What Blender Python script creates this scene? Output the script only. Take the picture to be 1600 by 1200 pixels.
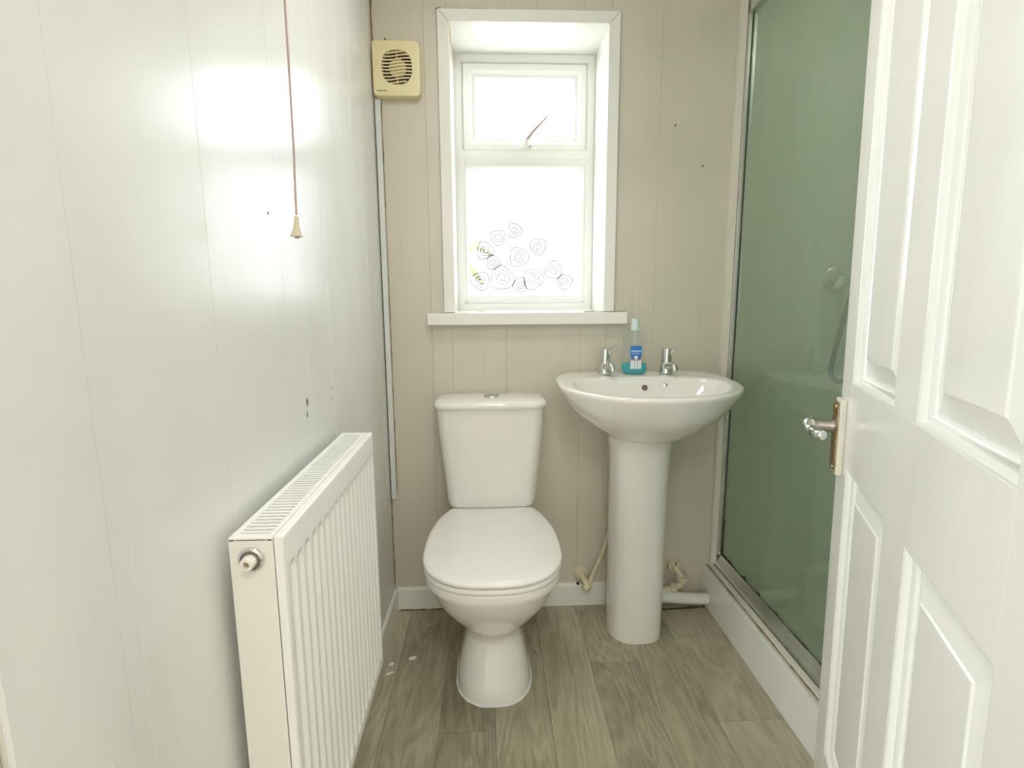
import bpy, bmesh, math, random
from mathutils import Vector, Matrix

for o in list(bpy.data.objects):
    bpy.data.objects.remove(o, do_unlink=True)
SC = bpy.context.scene
COL = SC.collection
PI = math.pi
random.seed(7)

# ------------------------------------------------------------------ camera
F_PX, PITCH, YAW, ROLL = 843.63, 0.1595, 0.0409, -0.0058
CAM = Vector((0.36796, -1.90886, 1.167))
fw = Vector((math.sin(YAW) * math.cos(PITCH), math.cos(YAW) * math.cos(PITCH), -math.sin(PITCH)))
rt = Vector((math.cos(YAW), -math.sin(YAW), 0.0))
up = rt.cross(fw)
rt2 = rt * math.cos(ROLL) + up * math.sin(ROLL)
up2 = up * math.cos(ROLL) - rt * math.sin(ROLL)
cd = bpy.data.cameras.new('camera')
cd.sensor_fit = 'HORIZONTAL'
cd.sensor_width = 36.0
cd.lens = F_PX / 1600.0 * 36.0
cd.clip_start = 0.02
cam = bpy.data.objects.new('camera', cd)
COL.objects.link(cam)
m = Matrix((rt2, up2, -fw)).transposed().to_4x4()
m.translation = CAM
cam.matrix_world = m
SC.camera = cam

# ------------------------------------------------------------------ world, light, exposure
WORLD_STRENGTH = 11.0
w = bpy.data.worlds.new('overcast_sky')
SC.world = w
w.use_nodes = True
nt = w.node_tree
bg = nt.nodes['Background']
bg.inputs[0].default_value = (0.90, 0.96, 1.04, 1)
bg.inputs[1].default_value = WORLD_STRENGTH
# sampling guide for the daylight that comes in by the window opening (gives no light of its own)
pl = bpy.data.lights.new('window_portal', 'AREA')
pl.shape = 'RECTANGLE'
pl.size, pl.size_y = 0.54, 0.96
pl.cycles.is_portal = True
po = bpy.data.objects.new('window_portal', pl)
COL.objects.link(po)
po.location = (0.508, 0.31, 1.58)
po.rotation_euler = (-PI / 2, 0, 0)
pl2 = bpy.data.lights.new('hall_portal', 'AREA')
pl2.shape = 'RECTANGLE'
pl2.size, pl2.size_y = .77, 1.62
pl2.cycles.is_portal = True
po2 = bpy.data.objects.new('hall_portal', pl2)
COL.objects.link(po2)
po2.location = (-1.06, -2.825, 1.25)
po2.rotation_euler = (PI / 2, 0, -PI / 2)
HALL_W, BATH_W, SHOWER_FILL_W = 9.0, 3.0, 1.2          # lamp powers: hall and bathroom ceiling lamps, added shower fill lamp
SC.view_settings.view_transform = 'Standard'
SC.view_settings.look = 'None'
SC.view_settings.exposure = 0.37
SC.view_settings.gamma = 1.0
SC.view_settings.use_curve_mapping = False
SC.cycles.max_bounces = 14
SC.cycles.diffuse_bounces = 8
SC.cycles.glossy_bounces = 6
SC.cycles.transparent_max_bounces = 16
SC.cycles.sample_clamp_indirect = 6.0

# ------------------------------------------------------------------ materials
def s2l(c):
    return tuple(((v / 255) / 12.92 if v / 255 <= 0.04045 else ((v / 255 + 0.055) / 1.055) ** 2.4) for v in c)

class NT:
    def __init__(s, name):
        s.m = bpy.data.materials.new(name)
        s.m.use_nodes = True
        s.t = s.m.node_tree
        s.n = s.t.nodes
        s.p = s.n['Principled BSDF']
        s.out = s.n['Material Output']
    def add(s, typ, **kw):
        nd = s.n.new(typ)
        for k, v in kw.items():
            if k in nd.inputs.keys():
                nd.inputs[k].default_value = v
            else:
                setattr(nd, k, v)
        return nd
    def link(s, a, b):
        s.t.links.new(a, b)
    def coord(s, scale, out='Object'):
        tc = s.add('ShaderNodeTexCoord')
        mp = s.add('ShaderNodeMapping')
        mp.inputs['Scale'].default_value = scale
        s.link(tc.outputs[out], mp.inputs['Vector'])
        return mp.outputs['Vector']
    def noise(s, vec, scale, detail=3, rough=.5, dist=0):
        nd = s.add('ShaderNodeTexNoise')
        nd.inputs['Scale'].default_value = scale
        nd.inputs['Detail'].default_value = detail
        nd.inputs['Roughness'].default_value = rough
        nd.inputs['Distortion'].default_value = dist
        s.link(vec, nd.inputs['Vector'])
        return nd.outputs['Fac']
    def ramp(s, fac, stops):
        r = s.add('ShaderNodeValToRGB')
        e = r.color_ramp.elements
        while len(e) < len(stops):
            e.new(0.5)
        for i, (p, c) in enumerate(stops):
            e[i].position = p
            e[i].color = tuple(c) + (1,) if len(c) == 3 else c
        s.link(fac, r.inputs['Fac'])
        return r.outputs['Color']
    def bump(s, h, strength, dist=.002):
        b = s.add('ShaderNodeBump')
        b.inputs['Strength'].default_value = strength
        b.inputs['Distance'].default_value = dist
        s.link(h, b.inputs['Height'])
        s.link(b.outputs['Normal'], s.p.inputs['Normal'])
        return b

def plain(name, col, rough=.4, metal=0.0, var=.04, nscale=8.0, bump=0.0, coat=0.0, spec=.5, bscale=60):
    M = NT(name)
    vec = M.coord((1, 1, 1))
    f = M.noise(vec, nscale, 4)
    c0 = tuple(max(0, v * (1 - var)) for v in col)
    c1 = tuple(min(1, v * (1 + var)) for v in col)
    M.link(M.ramp(f, [(.3, c0), (.7, c1)]), M.p.inputs['Base Color'])
    M.p.inputs['Roughness'].default_value = rough
    M.p.inputs['Metallic'].default_value = metal
    M.p.inputs['Coat Weight'].default_value = coat
    M.p.inputs['Coat Roughness'].default_value = .05
    M.p.inputs['Specular IOR Level'].default_value = spec
    if bump:
        M.bump(M.noise(vec, bscale, 3), bump, .001)
    return M.m

def wall_panel(name, c, streak, rough=.22, bumps=.25):
    """glossy pearl wall board: cloudy tone, fine vertical streaks in the gloss"""
    M = NT(name)
    vec = M.coord((1, 1, .45))
    f = M.noise(vec, 3.2, 5, .55, .6)
    M.link(M.ramp(f, [(.25, tuple(v * .93 for v in c)), (.5, c), (.75, tuple(min(1, v * 1.05) for v in c))]), M.p.inputs['Base Color'])
    v2 = M.coord(streak)
    g = M.noise(v2, 1.0, 2, .5)
    rr = M.add('ShaderNodeMapRange')
    rr.inputs['From Min'].default_value = .3
    rr.inputs['From Max'].default_value = .7
    rr.inputs['To Min'].default_value = rough * .9
    rr.inputs['To Max'].default_value = rough * 1.15
    M.link(g, rr.inputs['Value'])
    M.link(rr.outputs['Result'], M.p.inputs['Roughness'])
    M.p.inputs['Specular IOR Level'].default_value = .55
    M.bump(g, bumps, .0012)
    return M.m

def wood_vinyl():
    M = NT('grey_oak_vinyl')
    tc = M.add('ShaderNodeTexCoord')
    oi = M.add('ShaderNodeObjectInfo')
    mul = M.add('ShaderNodeVectorMath', operation='SCALE')
    cmb = M.add('ShaderNodeCombineXYZ')
    for i in range(3):
        M.link(oi.outputs['Random'], cmb.inputs[i])
    M.link(cmb.outputs[0], mul.inputs[0])
    mul.inputs['Scale'].default_value = 37.0
    ad = M.add('ShaderNodeVectorMath', operation='ADD')
    M.link(tc.outputs['Object'], ad.inputs[0])
    M.link(mul.outputs[0], ad.inputs[1])
    def mapped(sc):
        mp = M.add('ShaderNodeMapping')
        mp.inputs['Scale'].default_value = sc
        M.link(ad.outputs[0], mp.inputs['Vector'])
        return mp.outputs['Vector']
    n1 = M.noise(mapped((7, 1.3, 1)), 1.0, 2, .5, .35)       # cathedral figure
    mm = M.add('ShaderNodeMath', operation='MULTIPLY'); mm.inputs[1].default_value = 95.0
    M.link(n1, mm.inputs[0])
    sn = M.add('ShaderNodeMath', operation='SINE')
    M.link(mm.outputs[0], sn.inputs[0])
    fine = M.noise(mapped((150, 9, 1)), 1.0, 5, .7)
    big = M.noise(mapped((8, 4.0, 1)), 1.0, 4, .6)
    a = M.add('ShaderNodeMath', operation='MULTIPLY_ADD'); a.inputs[1].default_value = .052; a.inputs[2].default_value = .5
    M.link(sn.outputs[0], a.inputs[0])
    b = M.add('ShaderNodeMath', operation='MULTIPLY_ADD'); b.inputs[1].default_value = .52
    M.link(fine, b.inputs[0]); M.link(a.outputs[0], b.inputs[2])
    c = M.add('ShaderNodeMath', operation='MULTIPLY_ADD'); c.inputs[1].default_value = .46
    M.link(big, c.inputs[0]); M.link(b.outputs[0], c.inputs[2])
    d = M.add('ShaderNodeMath', operation='MULTIPLY_ADD'); d.inputs[1].default_value = .30
    M.link(oi.outputs['Random'], d.inputs[0]); M.link(c.outputs[0], d.inputs[2])
    mr = M.add('ShaderNodeMapRange')
    mr.inputs['From Min'].default_value = .85; mr.inputs['From Max'].default_value = 1.38
    M.link(d.outputs[0], mr.inputs['Value'])
    col = M.ramp(mr.outputs[0], [(.05, s2l((132, 125, 106))), (.5, s2l((168, 160, 138))), (.95, s2l((194, 187, 166)))])
    M.link(col, M.p.inputs['Base Color'])
    M.p.inputs['Roughness'].default_value = .42
    M.p.inputs['Specular IOR Level'].default_value = .35
    M.bump(fine, .12, .0006)
    return M.m

def sheet_glass(name, tint, refl_rough=.02, ior=1.5, haze=0.0, hazecol=(.8, .8, .8), stain=0.0):
    """thin flat glass: tinted see-through + Fresnel reflection, a little scattering film"""
    M = NT(name)
    M.n.remove(M.p)
    tr = M.add('ShaderNodeBsdfTransparent'); tr.inputs[0].default_value = tint + (1,)
    gl = M.add('ShaderNodeBsdfGlossy'); gl.inputs['Roughness'].default_value = refl_rough
    fr = M.add('ShaderNodeFresnel')
    ge = M.add('ShaderNodeNewGeometry')          # same outer reflection on both faces of the thin sheet
    ix = M.add('ShaderNodeMix'); ix.data_type = 'FLOAT'
    ix.inputs[2].default_value = ior; ix.inputs[3].default_value = 1.0 / ior
    M.link(ge.outputs['Backfacing'], ix.inputs[0]); M.link(ix.outputs[0], fr.inputs[0])
    last = tr.outputs[0]
    if haze:
        di = M.add('ShaderNodeBsdfTranslucent'); di.inputs[0].default_value = hazecol + (1,)
        df = M.add('ShaderNodeBsdfDiffuse'); df.inputs[0].default_value = hazecol + (1,)
        ad = M.add('ShaderNodeMixShader'); ad.inputs[0].default_value = .65
        M.link(di.outputs[0], ad.inputs[1]); M.link(df.outputs[0], ad.inputs[2])
        m2 = M.add('ShaderNodeMixShader')
        f = M.noise(M.coord((1, 3, .7)), 5.0, 4)
        rr = M.add('ShaderNodeMapRange')
        rr.inputs['From Min'].default_value = .3; rr.inputs['From Max'].default_value = .75
        rr.inputs['To Min'].default_value = haze * (1 - stain); rr.inputs['To Max'].default_value = haze * (1 + stain)
        M.link(f, rr.inputs['Value'])
        M.link(rr.outputs[0], m2.inputs[0])
        M.link(last, m2.inputs[1]); M.link(ad.outputs[0], m2.inputs[2])
        last = m2.outputs[0]
    mx = M.add('ShaderNodeMixShader')
    M.link(fr.outputs[0], mx.inputs[0]); M.link(last, mx.inputs[1]); M.link(gl.outputs[0], mx.inputs[2])
    last = mx.outputs[0]
    M.link(last, M.out.inputs['Surface'])
    return M.m

def lamp_mat(name, col, strength):
    M = NT(name)
    M.p.inputs['Emission Color'].default_value = col + (1,)
    M.p.inputs['Emission Strength'].default_value = strength
    M.p.inputs['Base Color'].default_value = (.9, .9, .88, 1)
    return M.m

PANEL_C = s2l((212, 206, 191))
MAT = dict(
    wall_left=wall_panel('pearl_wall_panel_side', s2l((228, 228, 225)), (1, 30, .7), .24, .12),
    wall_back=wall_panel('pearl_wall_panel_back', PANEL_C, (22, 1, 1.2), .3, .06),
    plaster=plain('hall_paint', s2l((226, 222, 210)), .7),
    hall_paint=plain('white_hall_paint', s2l((240, 238, 232)), .7, var=.015),
    ceiling=plain('ceiling_paint', s2l((238, 237, 232)), .75),
    gloss=plain('white_gloss_paint', s2l((240, 239, 234)), .16, var=.012, bump=.10, bscale=45),
    doorpaint=wall_panel('brushed_white_gloss', s2l((242, 241, 237)), (120, 120, 2.5), .2, .10),
    trim=plain('white_trim', s2l((236, 235, 231)), .3, var=.015),
    upvc=plain('white_upvc', s2l((243, 243, 240)), .28, var=.01),
    ceramic=plain('white_ceramic', s2l((240, 238, 233)), .07, var=.008, coat=.6),
    seat=plain('white_seat_plastic', s2l((243, 240, 237)), .2, var=.008),
    enamel=plain('radiator_enamel', s2l((244, 243, 240)), .3, var=.008),
    enamel_end=plain('radiator_end_enamel', s2l((238, 235, 228)), .4, var=.008),
    chrome=plain('chrome', (.72, .72, .72), .09, 1.0, var=.02),
    dull_metal=plain('dull_metal', s2l((176, 172, 165)), .35, 1.0, var=.15, nscale=40),
    alu=plain('satin_aluminium', s2l((222, 225, 222)), .34, 1.0, var=.06, nscale=14),
    brass=plain('aged_brass', s2l((178, 160, 122)), .32, 1.0, var=.25, nscale=60),
    plate_side=plain('painted_plate_edge', s2l((222, 218, 200)), .35, var=.06, nscale=40),
    cream=plain('yellowed_cream_plastic', s2l((236, 224, 180)), .38, var=.03),
    fan_dark=plain('dark_brown', s2l((62, 44, 30)), .6, var=.3, nscale=60),  # dark brown of the fan recess and the shower seal strip
    print_grey=plain('grey_print', s2l((120, 112, 84)), .5),
    conduit=plain('white_conduit', s2l((222, 225, 224)), .3, var=.02),
    rust=plain('brown_sealant', s2l((128, 98, 58)), .7, var=.45, nscale=70),
    flake=plain('flaking_paint', s2l((226, 212, 180)), .7, var=.25, nscale=90),
    pipe=plain('cream_painted_pipe', s2l((222, 212, 182)), .35, var=.12, nscale=25),
    waste=plain('white_waste_pipe', s2l((236, 238, 236)), .3, var=.03),
    mould=plain('green_black_mould', s2l((70, 74, 48)), .8, var=.5, nscale=90),
    floor=wood_vinyl(),
    subfloor=plain('dark_joint', s2l((84, 78, 66)), .8),
    tray=plain('tray_acrylic', s2l((226, 222, 208)), .3, var=.03),
    shower_wall=plain('shower_wall_board', s2l((228, 230, 220)), .35, var=.03, nscale=2.5),
    glass=sheet_glass('green_shower_glass', (.755, .82, .755), .015, 1.5, .22, (.62, .70, .57), .1),
    pane=sheet_glass('window_glass', (.98, .985, .98), .02, 1.45),
    frosted=sheet_glass('frosted_window_glass', (.62, .63, .62), .15, 1.45, .03, (.9, .9, .9)),
    etched=sheet_glass('etched_line', (.09, .09, .085), .4, 1.1, .28, (.5, .5, .48)),
    plastic_clear=sheet_glass('clear_bottle_plastic', (.95, .97, .96), .08, 1.18, .12, (.86, .90, .87)),
    liquid=sheet_glass('teal_soap', (.12, .85, .92), .05, 1.2, .75, (.02, .66, .76)),
    cap=plain('pale_aqua_plastic', s2l((208, 232, 227)), .3, var=.02),
    label_blue=plain('blue_label', s2l((50, 128, 206)), .35, var=.03),
    label_violet=plain('violet_label', s2l((86, 98, 178)), .35, var=.03),
    label_white=plain('white_label', s2l((225, 232, 236)), .35, var=.02),
    dark_hose=plain('dark_metal_hose', s2l((92, 100, 98)), .35, .6, var=.15, nscale=80),
    cord=plain('pink_grey_cord', s2l((190, 166, 160)), .8, var=.08, nscale=90),
    bell=plain('cream_cord_pull', s2l((214, 204, 176)), .45, var=.04),
    hole=plain('dark_hole', s2l((58, 46, 38)), .9, var=.3, nscale=120),
    overflow=plain('overflow_hole', s2l((120, 106, 96)), .6, var=.1, nscale=120),
    leaf=plain('leaf_green', (.42, .52, .22), .6, var=.25, nscale=20),
    bark=plain('shrub_bark', s2l((92, 78, 58)), .8),
    ground=plain('paving', s2l((172, 170, 160)), .8, var=.1, nscale=2),
    render_wall=plain('outside_render', s2l((214, 208, 196)), .8),
)

# ------------------------------------------------------------------ mesh helpers
class G:
    def __init__(s):
        s.v = []; s.f = []
    def box(s, x0, x1, y0, y1, z0, z1):
        b = len(s.v)
        s.v += [(x, y, z) for z in (z0, z1) for y in (y0, y1) for x in (x0, x1)]
        s.f += [tuple(b + i for i in q) for q in ((0, 2, 3, 1), (4, 5, 7, 6), (0, 1, 5, 4), (2, 6, 7, 3), (0, 4, 6, 2), (1, 3, 7, 5))]
        return s
    def cbox(s, x0, x1, y0, y1, z0, z1, c=.002):
        """box with chamfered edges"""
        bm = bmesh.new()
        g = G().box(x0, x1, y0, y1, z0, z1)
        vs = [bm.verts.new(p) for p in g.v]
        for q in g.f:
            bm.faces.new([vs[i] for i in q])
        bmesh.ops.bevel(bm, geom=bm.edges[:], offset=c, segments=2, affect='EDGES', profile=.5)
        return s.frombm(bm)
    def frombm(s, bm):
        bm.verts.index_update()
        b = len(s.v)
        s.v += [tuple(v.co) for v in bm.verts]
        s.f += [tuple(b + v.index for v in f.verts) for f in bm.faces]
        bm.free()
        return s
    def loft(s, rings, cap0=True, cap1=True, closed=True):
        b = len(s.v); n = len(rings[0])
        for r in rings:
            s.v += [tuple(p) for p in r]
        for i in range(len(rings) - 1):
            for j in range(n if closed else n - 1):
                k = (j + 1) % n
                s.f.append((b + i * n + j, b + i * n + k, b + (i + 1) * n + k, b + (i + 1) * n + j))
        if cap0: s.f.append(tuple(b + j for j in reversed(range(n))))
        if cap1: s.f.append(tuple(b + (len(rings) - 1) * n + j for j in range(n)))
        return s
    def tube(s, pts, r, seg=12, caps=True):
        pts = [Vector(p) for p in pts]
        rs = r if isinstance(r, (list, tuple)) else [r] * len(pts)
        t0 = (pts[1] - pts[0]).normalized()
        nrm = t0.orthogonal().normalized()
        rings = []
        for i, p in enumerate(pts):
            t = (pts[min(i + 1, len(pts) - 1)] - pts[max(i - 1, 0)]).normalized()
            nrm = (nrm - t * nrm.dot(t)).normalized()
            bn = t.cross(nrm)
            rings.append([p + (nrm * math.cos(a) + bn * math.sin(a)) * rs[i] for a in (2 * PI * k / seg for k in range(seg))])
        return s.loft(rings, caps, caps)
    def lathe(s, prof, origin=(0, 0, 0), axis=(0, 0, 1), seg=24, caps=True):
        """prof: (radius, height along axis)"""
        ax = Vector(axis).normalized(); a = ax.orthogonal().normalized(); b = ax.cross(a); o = Vector(origin)
        rings = [[o + ax * h + (a * math.cos(t) + b * math.sin(t)) * max(r, 1e-5) for t in (2 * PI * k / seg for k in range(seg))] for r, h in prof]
        return s.loft(rings, caps, caps)
    def prism(s, poly, off):
        """flat polygon pushed along the vector off"""
        o = Vector(off); b = len(s.v); n = len(poly)
        s.v += [tuple(p) for p in poly] + [tuple(Vector(p) + o) for p in poly]
        s.f.append(tuple(b + i for i in range(n)))
        s.f.append(tuple(b + n + i for i in reversed(range(n))))
        for i in range(n):
            j = (i + 1) % n
            s.f.append((b + i, b + n + i, b + n + j, b + j))
        return s
    def rect_sweep(s, x0, x1, z0, z1, prof):
        """mitred frame: profile of (inset, y) swept round a rectangle in the xz plane (closed section)"""
        rings = []
        for q in prof + [prof[0]]:
            i, y = q
            rings.append([(x0 + i, y, z0 + i), (x1 - i, y, z0 + i), (x1 - i, y, z1 - i), (x0 + i, y, z1 - i)])
        return s.loft(rings, False, False)
    def build(s, name, mat, parent=None, smooth=None, merge=True, world=True):
        me = bpy.data.meshes.new(name)
        me.from_pydata([tuple(p) for p in s.v], [], s.f)
        bm = bmesh.new(); bm.from_mesh(me)
        if merge:
            bmesh.ops.remove_doubles(bm, verts=bm.verts, dist=2e-6)
        bmesh.ops.recalc_face_normals(bm, faces=bm.faces)
        bm.to_mesh(me); bm.free()
        me.materials.append(MAT[mat] if isinstance(mat, str) else mat)
        if smooth:
            me.shade_smooth()
            me.set_sharp_from_angle(angle=math.radians(smooth))
        o = bpy.data.objects.new(name, me)
        COL.objects.link(o)
        if smooth:
            wn = o.modifiers.new('weighted_normals', 'WEIGHTED_NORMAL')
            wn.keep_sharp = True
        if parent is not None:
            o.parent = parent
            if world:
                o.matrix_parent_inverse = wm(parent).inverted()
        return o

def wm(o):
    mb = o.matrix_basis.copy()
    if o.parent is not None:
        return wm(o.parent) @ o.matrix_parent_inverse @ mb
    return mb

def tag(o, label, cat, group=None, kind=None):
    o['label'] = label; o['category'] = cat
    if group: o['group'] = group
    if kind: o['kind'] = kind
    return o

def empty(name, loc, label, cat, rot=(0, 0, 0), group=None, kind=None):
    o = bpy.data.objects.new(name, None)
    o.empty_display_size = .05
    COL.objects.link(o)
    o.location = loc; o.rotation_euler = rot
    return tag(o, label, cat, group, kind)

def spline(pts, n=8):
    P = [Vector(p) for p in pts]
    out = []
    for i in range(len(P) - 1):
        p0, p1, p2, p3 = P[max(i - 1, 0)], P[i], P[i + 1], P[min(i + 2, len(P) - 1)]
        for k in range(n):
            t = k / n
            out.append(.5 * ((2 * p1) + (p2 - p0) * t + (2 * p0 - 5 * p1 + 4 * p2 - p3) * t * t + (3 * p1 - p0 - 3 * p2 + p3) * t ** 3))
    out.append(P[-1])
    return out

def oval(cx, hw, yc, rf, rb, nf, nb, z, seg=64, ymax=9.0):
    """egg / D shaped ring; front is -y. z may be a function of y"""
    r = []
    for k in range(seg):
        a = 2 * PI * k / seg
        c, sn = math.cos(a), math.sin(a)
        n = nb if sn > 0 else nf
        x = hw * math.copysign(abs(c) ** (2 / n), c)
        y = yc + (rb if sn > 0 else rf) * math.copysign(abs(sn) ** (2 / n), sn)
        y = min(y, ymax)
        r.append((cx + x, y, z(y) if callable(z) else z))
    return r

# ------------------------------------------------------------------ the shell
ROOM_H, X_R, Y_F = 2.30, 1.98, -1.53
WIN = dict(x0=.249, x1=.768, z0=1.114, z1=2.040)

floor_ = tag(G().box(-.95, 2.1, -3.3, .006, -.05, -.0022).build('floor', 'subfloor'), 'floor of grey oak effect vinyl planks', 'floor', kind='structure')
# planks: rows along y, joints where the photograph shows them
rows = [-.092 + .1545 * i for i in range(9)]
ends = {0: [-.205, -1.1], 1: [-.86], 2: [-.605, -1.35], 3: [-.115, -.93], 4: [-1.02], 5: [-.345, -1.2], 6: [-.80], 7: [-.21, -.602, -1.25]}
gap = .0005
for i in range(8):
    x0, x1 = rows[i], rows[i + 1]
    x0 = max(x0, .0)
    x1 = min(x1, 1.178)
    if i == 7: x1 = 1.178
    ys = [0.0] + ends[i] + [-1.9, -2.6, -3.3]
    for a, b in zip(ys[:-1], ys[1:]):
        G().box(x0 + gap, x1 - gap, b + gap, a - gap, -.0022, 0).build('plank', 'floor', floor_)
for i, x0 in enumerate([-.95 + .1583 * k for k in range(6)] + [1.178 + .154 * k for k in range(6)]):
    G().box(x0 + gap, x0 + (.1583 if i < 6 else .154) - gap, -3.3, -1.67, -.0022, 0).build('plank', 'floor', floor_)

tag(G().box(-.95, 2.1, -3.3, .3, ROOM_H, ROOM_H + .05).build('ceiling', 'ceiling'), 'plain white painted ceiling above the bathroom', 'ceiling', kind='structure')

# left wall: board panels with butt joints
wl = tag(G().box(-.11, -.006, Y_F, .3, 0, ROOM_H).build('wall_left', 'plaster'), 'glossy off white panelled wall behind the radiator', 'wall', kind='structure')
jy = [0.0, -.162, -.412, -.662, -.912, -1.165, -1.405, Y_F]
for a, b in zip(jy[:-1], jy[1:]):
    G().cbox(-.006, 0, b + .00015, a - .00015, 0, ROOM_H, .0005).build('wall_panel', 'wall_left', wl, 40)
# back wall with the window hole
g = G()
hx0, hx1, hz0, hz1 = WIN['x0'] - .0125, WIN['x1'] + .0125, WIN['z0'] - .023, WIN['z1'] + .0125
g.box(-.11, hx0, .006, .30, 0, ROOM_H)
g.box(hx1, 2.1, .006, .30, 0, ROOM_H)
g.box(hx0, hx1, .006, .30, 0, hz0)
g.box(hx0, hx1, .006, .30, hz1, ROOM_H)
wb = tag(g.build('wall_back', 'plaster', merge=False), 'off white panelled wall with the window behind toilet and basin', 'wall', kind='structure')
jx = [0.0, .166, .427, .688, .949, 1.196]
for a, b in zip(jx[:-1], jx[1:]):
    def pan(x0, x1, z0, z1):
        G().cbox(x0 + .0002, x1 - .0002, 0, .006, z0, z1, .0005).build('wall_panel', 'wall_back', wb, 40)
    wa, wb_ = hx0, hx1
    if b <= wa or a >= wb_:
        pan(a, b, 0, ROOM_H)
    else:
        lo, hi = max(a, wa), min(b, wb_)
        if a < wa: pan(a, wa, 0, ROOM_H)
        if b > wb_: pan(wb_, b, 0, ROOM_H)
        pan(lo, hi, 0, hz0); pan(lo, hi, hz1, ROOM_H)
G().cbox(1.1965, X_R, 0, .006, 0, ROOM_H, .0007).build('shower_wall_panel', 'shower_wall', wb, 40)
# right wall (inside the shower), front wall with doorway, hall
wr = tag(G().box(X_R, 2.1, Y_F, .006, 0, ROOM_H).build('wall_right', 'shower_wall'), 'pale shower wall seen through the green glass', 'wall', kind='structure')
tag(G().box(1.19, X_R, -1.53, -1.22, 0, ROOM_H).build('wall_shower_end', 'shower_wall'), 'pale wall closing the near end of the shower', 'wall', kind='structure')
g = G().box(-.95, -.02, -1.66, Y_F, 0, ROOM_H).box(.83, 2.1, -1.66, Y_F, 0, ROOM_H).box(-.02, .83, -1.66, Y_F, 2.02, ROOM_H)
tag(g.build('wall_front', 'plaster', merge=False), 'painted wall round the bathroom doorway', 'wall', kind='structure')
g = G().box(-1.05, -.95, -2.45, -1.53, 0, ROOM_H).box(-1.05, -.95, -3.4, -3.2, 0, ROOM_H).box(-1.05, -.95, -3.2, -2.45, 0, .45).box(-1.05, -.95, -3.2, -2.45, 2.05, ROOM_H)
tag(g.build('wall_hall_left', 'hall_paint', merge=False), 'painted hall side wall left of the doorway', 'wall', kind='structure')
tag(G().box(2.1, 2.2, -3.4, .3, 0, ROOM_H).build('wall_hall_right', 'hall_paint'), 'painted hall side wall right of the doorway', 'wall', kind='structure')
tag(G().box(-1.05, 2.2, -3.4, -3.3, 0, ROOM_H).build('wall_hall_rear', 'hall_paint'), 'painted hall wall opposite the bathroom doorway', 'wall', kind='structure')
tag(G().cbox(-.022, -.008, -1.662, -1.532, 0, 2.0, .002).build('trim_1', 'trim', smooth=40), 'white door jamb lining at the near end of the left wall', 'door jamb', kind='structure')
tag(G().cbox(.797, .83, -1.662, -1.585, 0, 2.0, .002).build('trim_2', 'trim', smooth=40), 'white door jamb lining on the hinge side', 'door jamb', kind='structure')
tag(G().cbox(-.02, .83, -1.662, -1.528, 2.0, 2.03, .002).build('trim_3', 'trim', smooth=40), 'white head lining across the top of the doorway', 'door jamb', kind='structure')

d2 = empty('hall_fill_window', (-1.0, -2.825, .45), 'white framed window added in the hall side wall for fill light', 'window', kind='structure')  # unseen window, added to send fill daylight through the doorway
d2.rotation_euler = (0, 0, PI / 2)
G().rect_sweep(-.374, .374, .001, 1.599, [(0, -.025), (0, .025), (.045, .025), (.052, .015), (.052, -.015), (.045, -.025)]).build('outer_frame', 'upvc', d2, 30, world=False)
G().box(-.325, .325, -.003, .003, .05, 1.55).build('glass_pane', 'pane', d2, world=False)

# skirting
def skirting(name, pts, off, label):
    """profile with a rounded top arris swept between two floor points"""
    (xa, ya), (xb, yb) = pts
    ox, oy = off
    prof = [(0, 0), (.012, 0), (.012, .078), (.0105, .084), (.007, .088), (0, .0885)]
    r0 = [(xa + ox * d, ya + oy * d, z) for d, z in prof]
    r1 = [(xb + ox * d, yb + oy * d, z) for d, z in prof]
    return tag(G().loft([r0, r1]).build(name, 'gloss', smooth=30), label, 'skirting board', kind='structure')
skirting('baseboard_back', ((.0125, -.0005), (.80, -.0005)), (0, -1), 'white skirting board along the back wall behind the toilet')
skirting('baseboard_left', ((.0005, -.0005), (.0005, Y_F)), (1, 0), 'white skirting board along the left wall under the radiator')
# brown gaps / sealant along the corner and below the skirting
def bead(name, pts, r, label, mat='rust', cat='sealant'):
    P = []
    for a, b in zip(pts[:-1], pts[1:]):
        a, b = Vector(a), Vector(b)
        n = max(2, int((b - a).length / .02))
        for k in range(n): P.append(a.lerp(b, k / n))
    P.append(Vector(pts[-1]))
    rr = [r * random.uniform(.35, 1.25) for _ in P]
    return tag(G().tube(P, rr, 6).build(name, mat, smooth=60), label, cat)
bead('sealant_line', [(.0015, -.002, .10), (.0015, -.002, 1.80)], .0016, 'brown cracked sealant line in the corner left of the conduit')
bead('sealant_line', [(.023, -.001, .46), (.023, -.001, 1.80)], .0012, 'brown sealant line along the right side of the conduit')
bead('sealant_line', [(.014, -.014, .002), (.19, -.014, .002)], .0026, 'dark rusty gap under the skirting left of the toilet')
bead('sealant_line', [(.008, -.012, .03), (.006, -.012, .093)], .0028, 'rust stain in the skirting corner by the left wall')
bead('sealant_line', [(.0015, -.002, 1.985), (.0015, -.002, 2.29)], .003, 'brown stained corner line above the extractor fan')

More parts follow.
